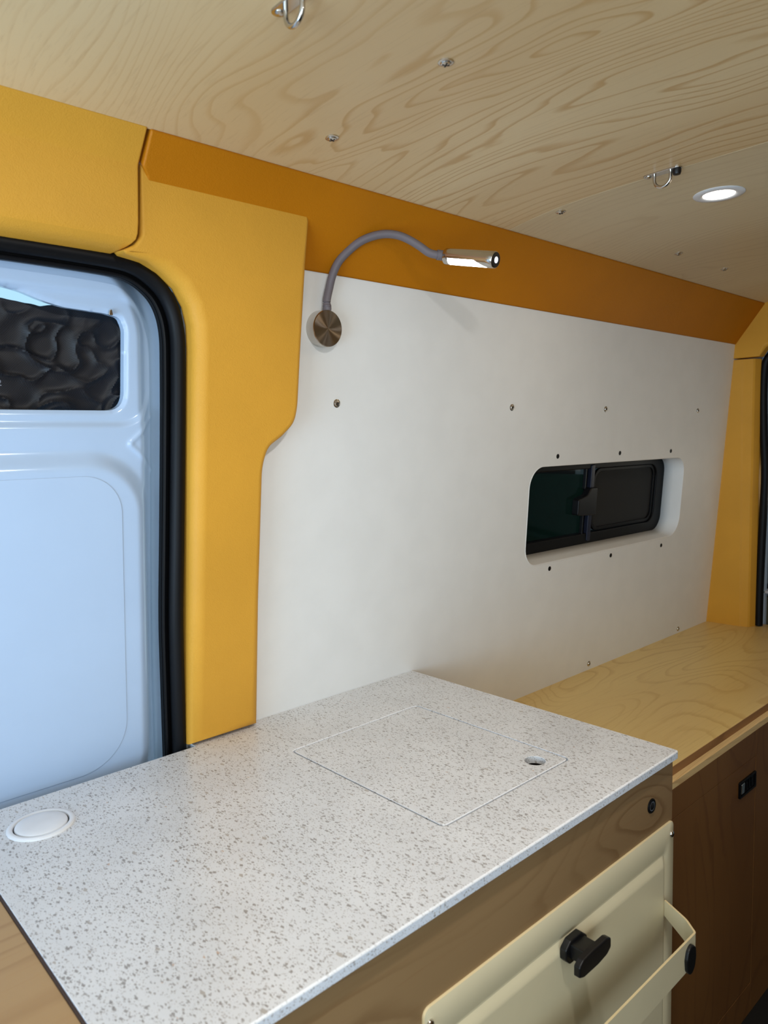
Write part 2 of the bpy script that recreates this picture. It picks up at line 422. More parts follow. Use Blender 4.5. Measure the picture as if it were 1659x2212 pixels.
# header over the sliding door
hp = []
def arc(c, r, a0, a1, n=6): return [(c[0]+r*math.cos(math.radians(a0+(a1-a0)*i/n)), c[1]+r*math.sin(math.radians(a0+(a1-a0)*i/n))) for i in range(n+1)]
hp = [(.964, 1.832), (.9665, 1.8275), (.9975, 1.7925), (.999, 1.790), (.9995, 1.7875), (1.0055, 1.715), (1.007, 1.700), (1.0095, 1.6925), (1.0145, 1.687), (1.022, 1.6825), (1.035, 1.679), (1.06, 1.6755), (1.09, 1.674), (1.09, 1.83)]
ends = [.4695, .4700, .4700, .4700, .4700, .4690, .4680, .4665, .462, .456, .449, .441, .435, .46]
o = extrude_profile('trim_4', hp, -.6, .47, M['mustard'], ends=ends, sharp=22, kind='structure')
b = o.modifiers.new('bevel', 'BEVEL'); b.width = .0035; b.segments = 3; b.limit_method = 'ANGLE'; b.angle_limit = math.radians(50)
# rear pillar (prism, faces the camera) and rear header
def rear_rows():
    rows = []
    for z in (.60, .75, .95, 1.15, 1.30, 1.45, 1.60, 1.6535):
        ya = 1.128-A*(z-.9)+.002; t = (z-.75)/.9
        rows.append([(XR+.001, ya, z), (XR+.004, ya-.006, z), (XR+.008, 1.030+.010*t, z), (XR+.011, 1.024+.010*t, z), (XR+.014, 1.005, z), (XR+.020, .999, z), (XR+.046, .990, z), (XR+.08, .990, z), (XR+.08, ya, z)])
    return rows
rows = rear_rows(); V = [p for r in rows for p in r]; n = len(rows[0]); F = []
for k in range(len(rows)-1):
    for i in range(n): j = (i+1) % n; F.append((k*n+i, k*n+j, (k+1)*n+j, (k+1)*n+i))
F += [tuple(range(n)), tuple((len(rows)-1)*n+i for i in range(n))]
fixnormals(mk('trim_5', V, F, M['mustard'], bevel=.002, sharp=12, kind='structure'))
RF = Frame((XR, 0, 0), (0, -1, 0), (0, 0, 1))               # rear wall frame, u = -Y, n points to -X
assert RF.n.x < 0
rh = [(-1.066, 1.6575), (-.980, 1.6575), (-.963, 1.684), (-.935, 1.702), (-.88, 1.715), (-.70, 1.720), (-.30, 1.722), (.55, 1.722), (.55, 1.85), (-.64, 1.8525), (-.70, 1.852), (-.826, 1.8485), (-.90, 1.8415), (-.9695, 1.831), (-1.061, 1.709)]
plate('trim_6', [rh], -.04, .0, RF, M['mustard'], bev=lambda x, y: .012 if y < 1.73 and x > -.99 and y > 1.66 else .003, seg=5, kind='structure')

# ------------------------------------------------------------------ sliding door (door_1)
def sdf_poly(X, Z, P):
    P = np.array(P); d = np.full(X.shape, 1e9); s = np.ones(X.shape); n = len(P); gx = np.zeros(X.shape); gz = np.zeros(X.shape)
    j = n-1
    for i in range(n):
        ex, ez = P[j]-P[i]; wx = X-P[i][0]; wz = Z-P[i][1]
        t = np.clip((wx*ex+wz*ez)/(ex*ex+ez*ez), 0, 1); bx = wx-ex*t; bz = wz-ez*t; dd = bx*bx+bz*bz
        m = dd < d; d = np.where(m, dd, d); gx = np.where(m, bx, gx); gz = np.where(m, bz, gz)
        c1 = Z >= P[i][1]; c2 = Z < P[j][1]; c3 = ex*wz > ez*wx
        s = np.where((c1 & c2 & c3) | (~c1 & ~c2 & ~c3), -s, s); j = i
    return s*np.sqrt(d), gx, gz
def sst(a, b, x): t = np.clip((x-a)/(b-a), 0, 1); return t*t*(3-2*t)
door = root('door_1', (.2, 1.16, .6), kind='structure')
hole = smoothpoly([(-.30, 1.455), (.480, 1.4565), (.4835, 1.58), (.4765, 1.5965), (.455, 1.6005), (.395, 1.6035), (.365, 1.6095), (.335, 1.6195), (.29, 1.6265), (-.30, 1.635)], [.02, .028, .006, .006, .004, .004, .01, .01, .01, .02], 6)
step = .0026; xs = np.arange(-.02, .575, step); zs = np.arange(.80, 1.70, step)
XX, ZZ = np.meshgrid(xs, zs)
def rr_sdf(x0, x1, z0, z1, r):
    cx, cz = (x0+x1)/2, (z0+z1)/2; qx = np.abs(XX-cx)-(x1-x0)/2+r; qz = np.abs(ZZ-cz)-(z1-z0)/2+r
    return np.minimum(np.maximum(qx, qz), 0)+np.hypot(np.maximum(qx, 0), np.maximum(qz, 0))-r
dh, gx, gz = sdf_poly(XX, ZZ, hole)
near = np.abs(dh) < step*.72; XX2 = np.where(near, XX-gx, XX); ZZ2 = np.where(near, ZZ-gz, ZZ)
body = rr_sdf(-.9, .513, .3, 1.688, .125); ridge = rr_sdf(-.9, .5265, 1.434, 1.628, .058)
lower = rr_sdf(-.9, .5035, .82, 1.3845, .088)
H = -.027*sst(-.012, .022, body) - .006*sst(.003, -.003, ridge)*0 
H = H - .0065*sst(.004, -.007, ridge)
H = H + .0150*sst(.015, -.016, lower)
H = H - .004*sst(.006, 0, np.maximum(dh, 0))
# two short ribs at the waist of the panel
def seg_d(ax, az, bx, bz):
    t = np.clip(((XX-ax)*(bx-ax)+(ZZ-az)*(bz-az))/((bx-ax)**2+(bz-az)**2), 0, 1); return np.hypot(XX-ax-t*(bx-ax), ZZ-az-t*(bz-az))
H = H + .0022*np.exp(-(seg_d(.486, 1.408, .532, 1.448)/.004)**2) + .0022*np.exp(-(seg_d(.486, 1.404, .530, 1.362)/.004)**2)
inside = dh < -step*.72
nz_, nx_ = XX.shape; V = []; F = []
for k in range(nz_):
    for i in range(nx_): V.append(wp(XX2[k, i], ZZ2[k, i], -.030+H[k, i]))
for k in range(nz_-1):
    for i in range(nx_-1):
        if inside[k, i] or inside[k, i+1] or inside[k+1, i] or inside[k+1, i+1]: continue
        F.append((k*nx_+i, k*nx_+i+1, (k+1)*nx_+i+1, (k+1)*nx_+i))
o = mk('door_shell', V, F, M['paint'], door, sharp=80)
bm = bmesh.new(); bm.from_mesh(o.data); bmesh.ops.delete(bm, geom=[v for v in bm.verts if not v.link_faces], context='VERTS')
be = [e for e in bm.edges if e.is_boundary]                  # fold the sheet's rim back so that it has thickness
r_ = bmesh.ops.extrude_edge_only(bm, edges=be); back = -WF.n*.012
for g in r_['geom']:
    if isinstance(g, bmesh.types.BMVert): g.co += back
bm.to_mesh(o.data); bm.free(); o.data.set_sharp_from_angle(angle=math.radians(50))
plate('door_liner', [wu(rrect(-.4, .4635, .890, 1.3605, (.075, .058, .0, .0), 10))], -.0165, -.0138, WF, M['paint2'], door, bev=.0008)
plate('liner_gap', [wu(rrect(-.4, .4646, .889, 1.3616, (.075, .058, .0, .0), 10))], -.0175, -.01515, WF, M['dark'], door, bev=.0002)
plate('door_glass', [wu([(-.3, 1.44), (.50, 1.44), (.50, 1.65), (-.3, 1.65)])], -.080, -.076, WF, M['clear'], door, bev=.0005)
plate('lining_clip', [wu(smoothpoly([(.4565, 1.598), (.4635, 1.598), (.4615, 1.6065), (.4585, 1.6065)], .002, 3))], -.034, -.030, WF, M['steel'], door, bev=.0008)
# wrinkled fabric blind in the door window
nx, nz2 = 260, 90; V = []; F = []
for i in range(nx+1):
    x = -.10+.61*i/nx
    zt = 1.612-.115*max(0, x-.30)+.010*max(0, min(1, (x-.37)/.03))+.0010*noise.noise((x*60, 0, 0)); zb_ = 1.445
    for k in range(nz2+1):
        z = zb_+(zt-zb_)*k/nz2
        p = Vector((x*9, z*13, 0)); w = noise.noise(p+Vector((noise.noise(p*1.7)*.9, noise.noise(p*1.3+Vector((5, 3, 1)))*.9, 0)))
        r = 1-abs(noise.noise(Vector((x*14+z*9, z*16-x*6, 3.3)))*2.2); r2_ = 1-abs(noise.noise(Vector((x*22-z*17, z*24+x*9, 9.1)))*2.2)
        edge = min(1, (zt-z)/.03)
        V.append(wp(x, z, -.064+edge*(.005*w+.0060*max(0, r)**3+.0045*max(0, r2_)**4)))
for i in range(nx):
    for k in range(nz2): a_ = i*(nz2+1)+k; F.append((a_, a_+nz2+1, a_+nz2+2, a_+1))
o = mk('window_blind', V, F, M['fabric'])
props(o, 'wrinkled black quilted fabric blind filling the sliding door window', 'blind')
so = o.modifiers.new('solid', 'SOLIDIFY'); so.thickness = .0025; so.offset = -1
# faint printed figures on the blind
def text(name, s, size, fr, u, v, c, mat, parent, ext=.0002):
    cu = bpy.data.curves.new(name, 'FONT'); cu.body = s; cu.size = size; cu.extrude = ext
    t = bpy.data.objects.new(name, cu); COL.objects.link(t)
    dg = bpy.context.evaluated_depsgraph_get(); me = bpy.data.meshes.new_from_object(t.evaluated_get(dg))
    bpy.data.objects.remove(t); V = [fr(u+q.co.x, v+q.co.y, c+q.co.z) for q in me.vertices]; F = [tuple(p.vertices) for p in me.polygons]
    return mk(name, V, F, mat, parent, smooth=False)
M['print'] = plain('grey_print', (120, 122, 132), .7)
text('printed_figures', '12', .0125, WF, .2975, (1.489-.9)*kz, -.0500, M['print'], o)
# rubber door seal: fat bulb + thin inner lip
sealpts = [(-.4, 1.6755), (.20, 1.6745), (.303, 1.6735), (.377, 1.673), (.450, 1.6712), (.481, 1.6665), (.507, 1.6535), (.5285, 1.634), (.5425, 1.607), (.549, 1.575), (.5500, 1.53), (.5485, 1.42), (.5445, 1.25), (.5415, 1.12), (.543, 1.00), (.5455, .86)]

pts2 = catmull([Vector((x, z, 0)) for x, z in sealpts], 8)
seal = root('door_seal', wp(.545, .86), 'thick black rubber seal running around the sliding door opening', 'door seal')
sec = [(.0115*math.cos(t)*(1.0), .0125*math.sin(t)) for t in [2*math.pi*k/16 for k in range(16)]]
tube('seal_bulb', [wp(p.x, p.y, .004) for p in pts2], sec, M['rubber'], seal, upv=WF.n)
def offs(pp, d):
    out = []
    for i, p in enumerate(pp):
        t = (pp[min(i+1, len(pp)-1)]-pp[max(i-1, 0)]).normalized(); out.append(p+Vector((t.y, -t.x, 0))*d)
    return out
inn = offs(pts2, .0165)
tube('seal_lip', [wp(p.x, p.y, -.006) for p in inn], .0032, M['rubber'], seal, n=8, upv=WF.n)
tube('seal_base', [wp(p.x, p.y, -.014) for p in offs(pts2, .004)], [(-.016, -.004), (.016, -.004), (.016, .006), (-.016, .006)], M['blackm'], seal, upv=WF.n)
# painted door frame flange just outside the seal
tube('trim_7', [wp(p.x, p.y, -.006) for p in offs(pts2[:82], -.0128)], .0022, M['paint'], None, n=8, upv=WF.n, kind='structure')

# ------------------------------------------------------------------ wall window (window_1)
win = root('window_1', wp(1.9, 1.08, -.05), kind='structure')
inner = rrect(1.500, 2.309, 1.0885, 1.3255, (.05, .045, .045, .045), 10)
V = []; F = []; n = len(win_outer)
rings = [(offset(win_outer, -.0014), .0002), (offset(win_outer, -.0006), .0007), (offset(win_outer, .0002), .0006), (offset(win_outer, .0007), .0001), (offset(win_outer, .0012), -.002), (offset(win_outer, .004), -.030), (inner, -.062)]
for R_, c in rings: V += [wp(x, z, c) for x, z in R_]
for k in range(len(rings)-1):
    for i in range(n): j = (i+1) % n; F.append((k*n+i, k*n+j, (k+1)*n+j, (k+1)*n+i))
o = mk('window_reveal', V, F, M['white'], win, sharp=60); so = o.modifiers.new('solid', 'SOLIDIFY'); so.thickness = .002; so.offset = -1
fo = rrect(1.45, 2.33, 1.06, 1.35, .05, 10)
glz = rrect(1.530, 2.262, 1.118, 1.306, .04, 10)
plate('window_frame', [wu(fo), wu(glz)], -.085, -.063, WF, M['blackm'], win, bev=.003, seg=3)
plate('pane', [wu(rrect(1.52, 1.885, 1.11, 1.315, .01))], -.078, -.074, WF, M['tint'], win, bev=.0005)
plate('pane', [wu(rrect(1.875, 2.27, 1.11, 1.315, .01))], -.088, -.084, WF, M['tint'], win, bev=.0005)
plate('insect_screen', [wu(rrect(1.905, 2.252, 1.128, 1.298, .03))], -.0745, -.073, WF, M['mesh'], win, bev=.0003)
plate('screen_frame', [wu(rrect(1.895, 2.26, 1.120, 1.305, .036, 8)), wu(rrect(1.905, 2.250, 1.130, 1.296, .030, 8))], -.075, -.068, WF, M['blackm'], win, bev=.0012)
plate('slider_bar', [wu(rrect(1.868, 1.886, 1.245, 1.318, .004))], -.073, -.060, WF, M['bar'], win, bev=.002)
plate('slider_bar', [wu(rrect(1.868, 1.886, 1.095, 1.178, .004))], -.073, -.060, WF, M['bar'], win, bev=.002)
plate('slider_rail', [wu(rrect(1.845, 1.850, 1.248, 1.315, .0018))], -.073, -.064, WF, M['black'], win, bev=.001)
plate('slider_rail', [wu(rrect(1.845, 1.850, 1.112, 1.176, .0018))], -.073, -.064, WF, M['black'], win, bev=.001)
plate('slider_latch', [wu(smoothpoly([(1.80, 1.176), (1.895, 1.170), (1.895, 1.252), (1.86, 1.252), (1.845, 1.232), (1.80, 1.222)], .006, 3))], -.073, -.052, WF, M['black'], win, bev=.003)
# added backdrop outside: dark board and green box so panes read black and green
box('dark_backdrop', .9, 3.4, 2.2, 2.25, .3, 2.4, M['outside_dk'], kind='structure')
box('pavement', .9, 3.4, 1.25, 2.2, -.09, -.06, M['outside_dk'], kind='structure')
gb = box('green_backdrop', 1.9, 2.95, 1.85, 2.1, -.06, 1.235, M['green'], bevel=.01)
props(gb, 'dark green box added outside so the left window pane reads green', 'backdrop')

# ------------------------------------------------------------------ rear door (door_2), a sliver beyond the rear pillar
rd = root('door_2', (2.74, .6, .5), kind='structure')
RF2 = Frame((2.76, 0, 0), (0, -1, 0), (0, 0, 1))
plate('door_shell', [rrect(-1.12, .62, -.02, 1.80, .12), rrect(-.9905, -.25, 1.157, 1.285, .02)], -.03, 0, RF2, M['grey'], rd, bev=.003)
box('window_light', 2.80, 2.806, .2, 1.02, 1.12, 1.33, emit('daylit_rear_window', (1, .93, .75), 1.3), rd)
box('cross_member', 2.735, 2.765, .2, 1.05, .845, .866, M['black'], rd)
box('lower_trim', 2.745, 2.765, .2, 1.05, .60, .820, M['olive'], rd, bevel=.003)
cl = box('folded_cloth', 2.700, 2.742, .60, .9985, .838, .850, M['cloth'], bevel=.004); props(cl, 'pale folded cloth on a ledge beyond the black rear door seal', 'cloth')
sp = catmull([Vector(p) for p in ((-.06, 1.725, 0), (.5, 1.725, 0))], 2)
rs_pts = [(.30, 1.715), (.70, 1.713), (.86, 1.705), (.915, 1.692), (.948, 1.672), (.966, 1.645), (.9725, 1.60), (.9735, 1.52), (.9690, 1.40), (.9620, 1.27), (.9640, 1.15), (.968, 1.0), (.9710, .85), (.9715, .732)]
rs_pts = [(y+.0105 if z < 1.66 else y+.005, z) for y, z in rs_pts]
rs = catmull([Vector((2.662, y, z)) for y, z in rs_pts], 6)
rseal = root('door_seal', (2.665, .97, .70), 'black rubber seal around the rear door opening, right of the rear pillar', 'door seal')
tube('seal_bulb', rs, [(.013*math.cos(2*math.pi*k/14), .0125*math.sin(2*math.pi*k/14)) for k in range(14)], M['rubber'], rseal, upv=(1, 0, 0))
tube('trim_8', [p+Vector((-.002, 0, 0)) for p in catmull([Vector((2.665, y+.0145*(1 if z < 1.69 else .4), z+(.0125 if z > 1.66 else 0))) for y, z in rs_pts[1:7]], 6)], .0022, M['paint'], None, n=8, upv=(1, 0, 0), kind='structure')
box('wall_rear', 2.70, 2.72, .978, 1.17, -.05, 1.85, M['paint'], kind='structure')

# ================================================================== THINGS
# ------------------------------------------------------------------ countertop
CT = Frame((0, 0, 0), (1, 0, 0), (0, 1, 0))
ct = root('countertop', (.65, .8, .888), 'white speckled quartz countertop with a flush square hatch', 'countertop')
cto = smoothpoly([(.2035, .5225), (1.1025, .5225), (1.1025, 1.1275), (.5625, 1.1275), (.5625, 1.1025), (.2035, 1.1025)], [.006, .006, .004, 0, 0, 0], 4)
hatch = rrect(.6640, .9560, .6270, .9690, .010, 5)
plate('slab', [cto, hatch], .888, .9, CT, M['quartz'], ct, bev=lambda x, y: .0004 if x < .207 else (.0016 if y > .966 else .0003) if .66 < x < .96 and .62 < y < .975 else .0022, seg=4, sidemat=M['qedge'], bevmat=M['qbev'])  # whitened bevel kept wide only where the hatch edge catches light
hi = offset(hatch, .0032) if area2(hatch) > 0 else hatch
fh = circle(.912, .663, .0165, 28)
plate('hatch_lid', [hi, fh], .8885, .8999, CT, M['quartz'], ct, bev=lambda x, y: .0014 if y < .634 else .0003, seg=3, sidemat=M['quartz'], bevmat=M['qbev'], label='flush quartz hatch lid with a round finger hole')
box('hatch_support', .655, .965, .618, .978, .868, .8795, M['gapbrown'], ct)
# cable grommet
gr = root('cable_grommet', (.289, 1.015, .9), 'round white plastic pop-up grommet set in the counter near the sliding door', 'grommet')
GF = Frame((.2885, 1.0150, .9), (1, 0, 0), (0, 1, 0))
lathe('collar', [(.0425, -.001), (.0425, .0012), (.041, .0026), (.038, .0032), (.0355, .0026), (.0345, .0006), (.0345, -.001)], GF, 0, 0, M['plastic'], gr, 48)
lathe('cap', [(.0330, -.001), (.0330, .0015), (.0322, .0028), (.030, .0036), (.020, .0042), (.0, .0043)][:-1], GF, 0, 0, M['plastic'], gr, 48)
lathe('well', [(.0346, -.002), (.0346, .0002)], GF, 0, 0, M['dark'], gr, 32)
# ------------------------------------------------------------------ counter cabinet
cb = root('counter_cabinet', (.65, .8, -.028), 'birch plywood galley cabinet under the quartz countertop', 'cabinet')
box('front_panel', .2055, 1.097, .530, .545, .0, .8878, M['cab'], cb, .0006)
box('side_panel', 1.082, 1.0968, .5452, 1.12, -.027, .8878, M['cab2'], cb, .0004)
box('side_panel', .2055, .2205, .5452, 1.09, -.027, .8878, M['cab'], cb, .0004)
box('base_plinth', .2205, 1.08, .56, 1.09, -.027, .02, M['cab2'], cb, .0004)
# push button
FF = Frame((0, .530, 0), (1, 0, 0), (0, 0, 1))
pb = root('push_button', (1.0275, .530, .832), 'small round black push button with grey ring on the cabinet front', 'switch')
lathe('bezel', [(.0115, 0), (.0115, .0012), (.0105, .0022), (.0078, .0022), (.0075, .0014)], FF, 1.0275, .832, M['blackm'], pb, 32)
lathe('light_ring', [(.0074, .0010), (.0074, .0019), (.0060, .0019), (.0060, .0014)], FF, 1.0275, .832, M['ring'], pb, 32)
lathe('button', [(.0059, .0010), (.0059, .0021), (.0052, .0025), (.001, .0026)], FF, 1.0275, .832, M['black'], pb, 32)
# ------------------------------------------------------------------ side cabinet at the left edge
sc = root('side_cabinet', (-.05, .8, -.028), 'pale plywood cabinet top butting against the left end of the counter', 'cabinet')
box('top_panel', -.42, .2006, .45, 1.10, .880, .8975, M['cab3'], sc, .0008)
box('edge_strip', .2008, .2033, .45, 1.10, .880, .8992, M['gapbrown'], sc, .0003)
box('carcass', -.42, .195, .47, 1.09, -.027, .8798, M['cab'], sc, .0008)
# ------------------------------------------------------------------ storage bin panel on the cabinet front
bn = root('door_storage_panel', (.81, .528, .30), 'cream powder-coated metal panel with a shallow raised rail on the cabinet front', 'storage panel')
PX0, PX1, PZ0, PZ1 = .5215, 1.0965, .30, .7855
IX0, IX1, IZ0, IZ1 = .5475, 1.0700, .33, .7415
outer = rrect(PX0, PX1, PZ0, PZ1, .010, 5); rec = rrect(IX0, IX1, IZ0, IZ1, .012, 5)
# face with an embossed groove: rings of loops
RR = lambda d: rrect(IX0+d, IX1-d, IZ0+d, IZ1-d, max(.003, .010-d*.3), 5)
rings = [(outer, .0), (outer, .0022), (offset(outer, .0008), .003), (RR(-.001), .003), (RR(.0012), .0016), (RR(.0026), .0012), (RR(.0042), .0022), (RR(.0085), .0052), (RR(.0135), .0080), (RR(.0165), .0089), (RR(.0185), .0090)]
V = []; F = []; mi = []; n = len(outer)
for R_, c in rings: V += [FF(x, z, c) for x, z in R_]
for k in range(len(rings)-1):
    for i in range(n): j = (i+1) % n; F.append((k*n+i, k*n+j, (k+1)*n+j, (k+1)*n+i)); mi.append(1 if k < 2 else 0)
F.append(tuple((len(rings)-1)*n+i for i in range(n))); mi.append(0)
o = mk('face_plate', V, F, [M['cream'], M['creamedge']], bn, sharp=60, mi=mi)
# tray: plan outline (x,y) with chamfered corners, walls z .614-.668
tray = [(.560, .5205), (.582, .476), (.602, .4535), (1.0175, .4525), (1.0375, .4760), (1.0595, .5205)]
tr = smoothpoly(tray, [0, .006, .004, .004, .006, 0], 4); th = .0030
ti = [None]*len(tr)
def off_open(P, d):
    out = []
    for i, p in enumerate(P):
        a_ = Vector(P[max(i-1, 0)]); b_ = Vector(P[min(i+1, len(P)-1)]); t = (b_-a_).normalized(); out.append((p[0]-t.y*d, p[1]+t.x*d))
    return out
ti = off_open(tr, th)
V = []; F = []; mi = []; n = len(tr)
ZT = .668
def zbot(x, y):                                               # lower edge: chamfered at the front corners
    return .606
for (o_, i_) in zip(tr, ti):
    zb = .6135 if o_[0] < 1.0 else .6135
    zb += max(0, (o_[0]-.995))*.45
    if o_[1] > .48: zb -= .0
    V += [(o_[0], o_[1], zb), (o_[0], o_[1], ZT), (i_[0], i_[1], ZT), (i_[0], i_[1], zb)]
for k in range(n-1):
    for a_, b_, m_ in ((0, 1, 0), (1, 2, 1), (2, 3, 0), (3, 0, 0)):
        F.append((k*4+a_, (k+1)*4+a_, (k+1)*4+b_, k*4+b_)); mi.append(m_)
F += [(0, 1, 2, 3), (4*(n-1)+3, 4*(n-1)+2, 4*(n-1)+1, 4*(n-1))]; mi += [0, 0]
rw = o = mk('rail_wall', V, F, [M['cream'], M['creamedge']], bn, sharp=40, mi=mi); fixnormals(o)
# black oval plate on the tray front, black pull knob
oc = [(-.0145, .004), (-.0105, .0165), (-.003, .0215), (.004, .0215), (.0125, .014), (.0145, .000), (.0105, -.0145), (.003, -.0215), (-.005, -.0215), (-.0125, -.013)]
plate('rail_badge', [smoothpoly([(.9945+x, .6395+z) for x, z in oc], .003, 3)], 0, .005, Frame((0, .4525, 0), (1, 0, 0), (0, 0, 1)), M['black'], rw, bev=.0018, label='black eight-sided plate')
kn = root('pull_knob', (.79, .527, .715), 'matte black faceted pull knob standing off the cream panel', 'knob')
KF = Frame((0, .527, 0), (1, 0, 0), (0, 0, 1))
plate('base', [smoothpoly([(.7685, .722), (.778, .7125), (.806, .7125), (.8185, .722), (.8185, .734), (.806, .7445), (.780, .7445), (.7685, .736)], .002, 2)], 0.0062, .016, KF, M['black'], kn, bev=.002)
plate('stem', [smoothpoly([(.778, .720), (.810, .718), (.811, .738), (.779, .7400)], .003, 2)], .014, .038, KF, M['black'], kn, bev=.001)
plate('grip', [smoothpoly([(.7555, .7205), (.766, .7165), (.800, .7165), (.821, .7195), (.8305, .7255), (.8305, .7385), (.822, .7425), (.786, .7425), (.765, .7405), (.7555, .7345)], .002, 2)], .036, .0445, KF, M['black'], kn, bev=.0018)
def screw(loc, fr, r, label, group, name='screw', mat=None, cross=True, angle=.6, washer=True):
    """pan head screw on frame fr at (u,v,c)"""
    u, v, c = loc; t = root(name, fr(u, v, c), label, 'screw', group)
    if washer:
        lathe('washer', [(r*1.0, -.0002), (r*1.0, .0006), (r*.86, .0012), (r*.7, .0012)], Frame(fr(0, 0, c), fr.u, fr.v), u, v, mat or M['screw'], t, 24)
    q = r*.72 if washer else r
    hdd = lathe('head', [(q, 0), (q, .0012), (q*.85, .0026), (q*.5, .0034), (q*.15, .0036)], Frame(fr(0, 0, c), fr.u, fr.v), u, v, mat or M['screw'], t, 20)
    if cross:
        for a0 in (angle, angle+math.pi/2):
            ca, sa = math.cos(a0), math.sin(a0); l_, w_ = q*.62, q*.13; P_ = [(-l_, -w_), (l_, -w_), (l_, w_), (-l_, w_)]
            plate('drive_slot', [[(u+x*ca-y*sa, v+x*sa+y*ca) for x, y in P_]], c+.0028, c+.0038, fr, M['slot'], hdd, bev=.0001, seg=1)
    return t
g = 'small screws holding the cream panel'
screw((1.0890, .7640, .003), FF, .0055, 'shiny dome screw at the upper right corner of the cream panel', g, cross=False, washer=False, mat=M['steel'])
screw((.5300, .7655, .003), FF, .0055, 'shiny dome screw at the upper left corner of the cream panel', g, cross=False, washer=False, mat=M['steel'])
# ------------------------------------------------------------------ bench beyond the counter
bx = root('bench_cabinet', (1.85, .9, -.028), 'long birch plywood bench cabinet running from the counter to the rear door', 'cabinet')
box('bench_top', 1.099, 2.700, .6745, 1.150, .7115, .7290, M['bench'], bx, .0006, label='golden plywood bench top')
box('front_riser', 1.099, 2.700, .6735, .6745, .7102, .7284, M['riser'], bx, .0001)
box('ledge', 1.099, 2.700, .6592, .90, .6955, .7100, M['plyedge'], bx, .0004)
box('front_panel', 1.7905, 2.700, .659, .674, -.027, .6953, M['cab2'], bx, .0003)
box('front_rail', 1.099, 1.7895, .659, .674, .6335, .6953, M['cab2'], bx, .0005)
box('front_rail', 1.099, 1.7895, .659, .674, -.027, .0515, M['cab2'], bx, .0005)
dr = box('cabinet_door', 1.099, 1.7890, .6595, .674, .0530, .6320, M['cab2'], bx, .0012)
lt = Frame((0, .6595, 0), (1, 0, 0), (0, 0, 1))
la = mk('latch', *boxvf(1.6915, 1.7845, .6560, .6594, .5585, .5960), M['blackm'], dr, .0012)
pull = root('slide_latch', (1.738, .656, .555), 'small black recessed slide latch with a chrome tongue on the bench cabinet door', 'latch')
bpy.data.objects.remove(la)
plate('latch_frame', [rrect(1.6905, 1.7850, .5585, .5975, .003), rrect(1.6955, 1.7800, .5630, .5930, .002)], 0, .0045, lt, M['blackm'], pull, bev=.001)
plate('latch_bed', [rrect(1.6950, 1.7805, .5625, .5935, .002)], 0, .0008, lt, M['black'], pull, bev=.0002)
plate('tongue', [smoothpoly([(1.700, .566), (1.717, .566), (1.720, .590), (1.702, .590)], .002, 3)], .0008, .0036, lt, M['steel'], pull, bev=.001)
for k in range(3): plate('rib', [rrect(1.728+k*.015, 1.733+k*.015, .567, .589, .001)], .0008, .004, lt, M['blackm'], pull, bev=.0008)

# ------------------------------------------------------------------ flexible reading lamp
lamp = root('reading_lamp', wp(.831, 1.575), 'steel gooseneck reading lamp with grey flexible arm, lit, on the white wall', 'lamp')
BF = Frame(wp(.831, 1.6075), WF.u, WF.v)
wb = lathe('wall_base', [(.0325, .0), (.0325, .0205), (.0318, .0215), (.0305, .0215)], BF, 0, 0, M['steel'], lamp, 64, sharp=30)
V = []; F = []; nd = 96
me_fr = BF
for r, h in ((.0315, .0213), (.0310, .0220), (.0012, .0220)):
    for i in range(nd): t = 2*math.pi*i/nd; V.append((r*math.cos(t), r*math.sin(t), h))
for k in range(2):
    for i in range(nd): j = (i+1) % nd; F.append((k*nd+i, k*nd+j, (k+1)*nd+j, (k+1)*nd+i))
F.append(tuple(2*nd+i for i in range(nd)))
me = bpy.data.meshes.new('face_disc'); me.from_pydata(V, [], F); me.materials.append(M['disc'])
fd = bpy.data.objects.new('face_disc', me); COL.objects.link(fd); fd.parent = wb
Rm = Matrix((BF.u, BF.v, BF.n)).transposed(); fd.matrix_local = Matrix.Translation(BF.o-wloc(lamp)) @ Rm.to_4x4()
arm = [(.8345, 1.0545, 1.630), (.835, 1.052, 1.643), (.835, 1.052, 1.656), (.840, 1.050, 1.678), (.844, 1.044, 1.701), (.853, 1.036, 1.724), (.869, 1.024, 1.744), (.884, 1.012, 1.758), (.902, .999, 1.767), (.920, .986, 1.771), (.938, .973, 1.769), (.954, .962, 1.762), (.970, .951, 1.751), (.984, .942, 1.740), (.995, .934, 1.736), (1.007, .926, 1.735)]
# shift the first points onto the base rim
ap = catmull(arm, 6)
def arad(t): return .0080 if t < .10 else .0072
tube('flexible_arm', ap, arad, M['tube'], lamp, n=18)
S0 = Vector((1.0115, .924, 1.7335)); E0 = Vector((1.026, .820, 1.709)); ax = (E0-S0).normalized()
tube('arm_socket', [Vector(arm[-2])+Vector((.002, -.001, 0)), Vector(arm[-1])+Vector((.004, -.002, -.001)), S0+ax*.004], .0090, M['tube'], lamp, n=18)
# head: hollow steel tube, cut open below for the diffuser
side = ax.cross(Vector((0, 0, 1))).normalized(); upp = side.cross(ax).normalized()
RH = .0142; LH = .106
V = []; F = []; mi = []; na = 120; stn = [0., .0006, .0015, .012, .030, .050]+[.070+.00125*i for i in range(19)]+[.1045, .1054, .106]
cen = Vector((-.62, -.1))                                        # opening centre direction in (side, up): towards the room's front, below
a_c = math.atan2(-.80, .60)
for x in stn:
    r = RH-(.0014 if x in (0., .106) else .0005 if x in (.0006, .1054) else 0)
    for i in range(na):
        t = 2*math.pi*i/na; V.append(S0+ax*x+side*(r*math.cos(t))+upp*(r*math.sin(t)))
def openhere(x, t):
    d = (t-a_c+math.pi) % (2*math.pi)-math.pi
    if x < .012 or x > .0925: return False
    w = 1.02 if x < .070 else 1.02-(x-.070)/.0225*.9
    return -.98 < d < w-.42
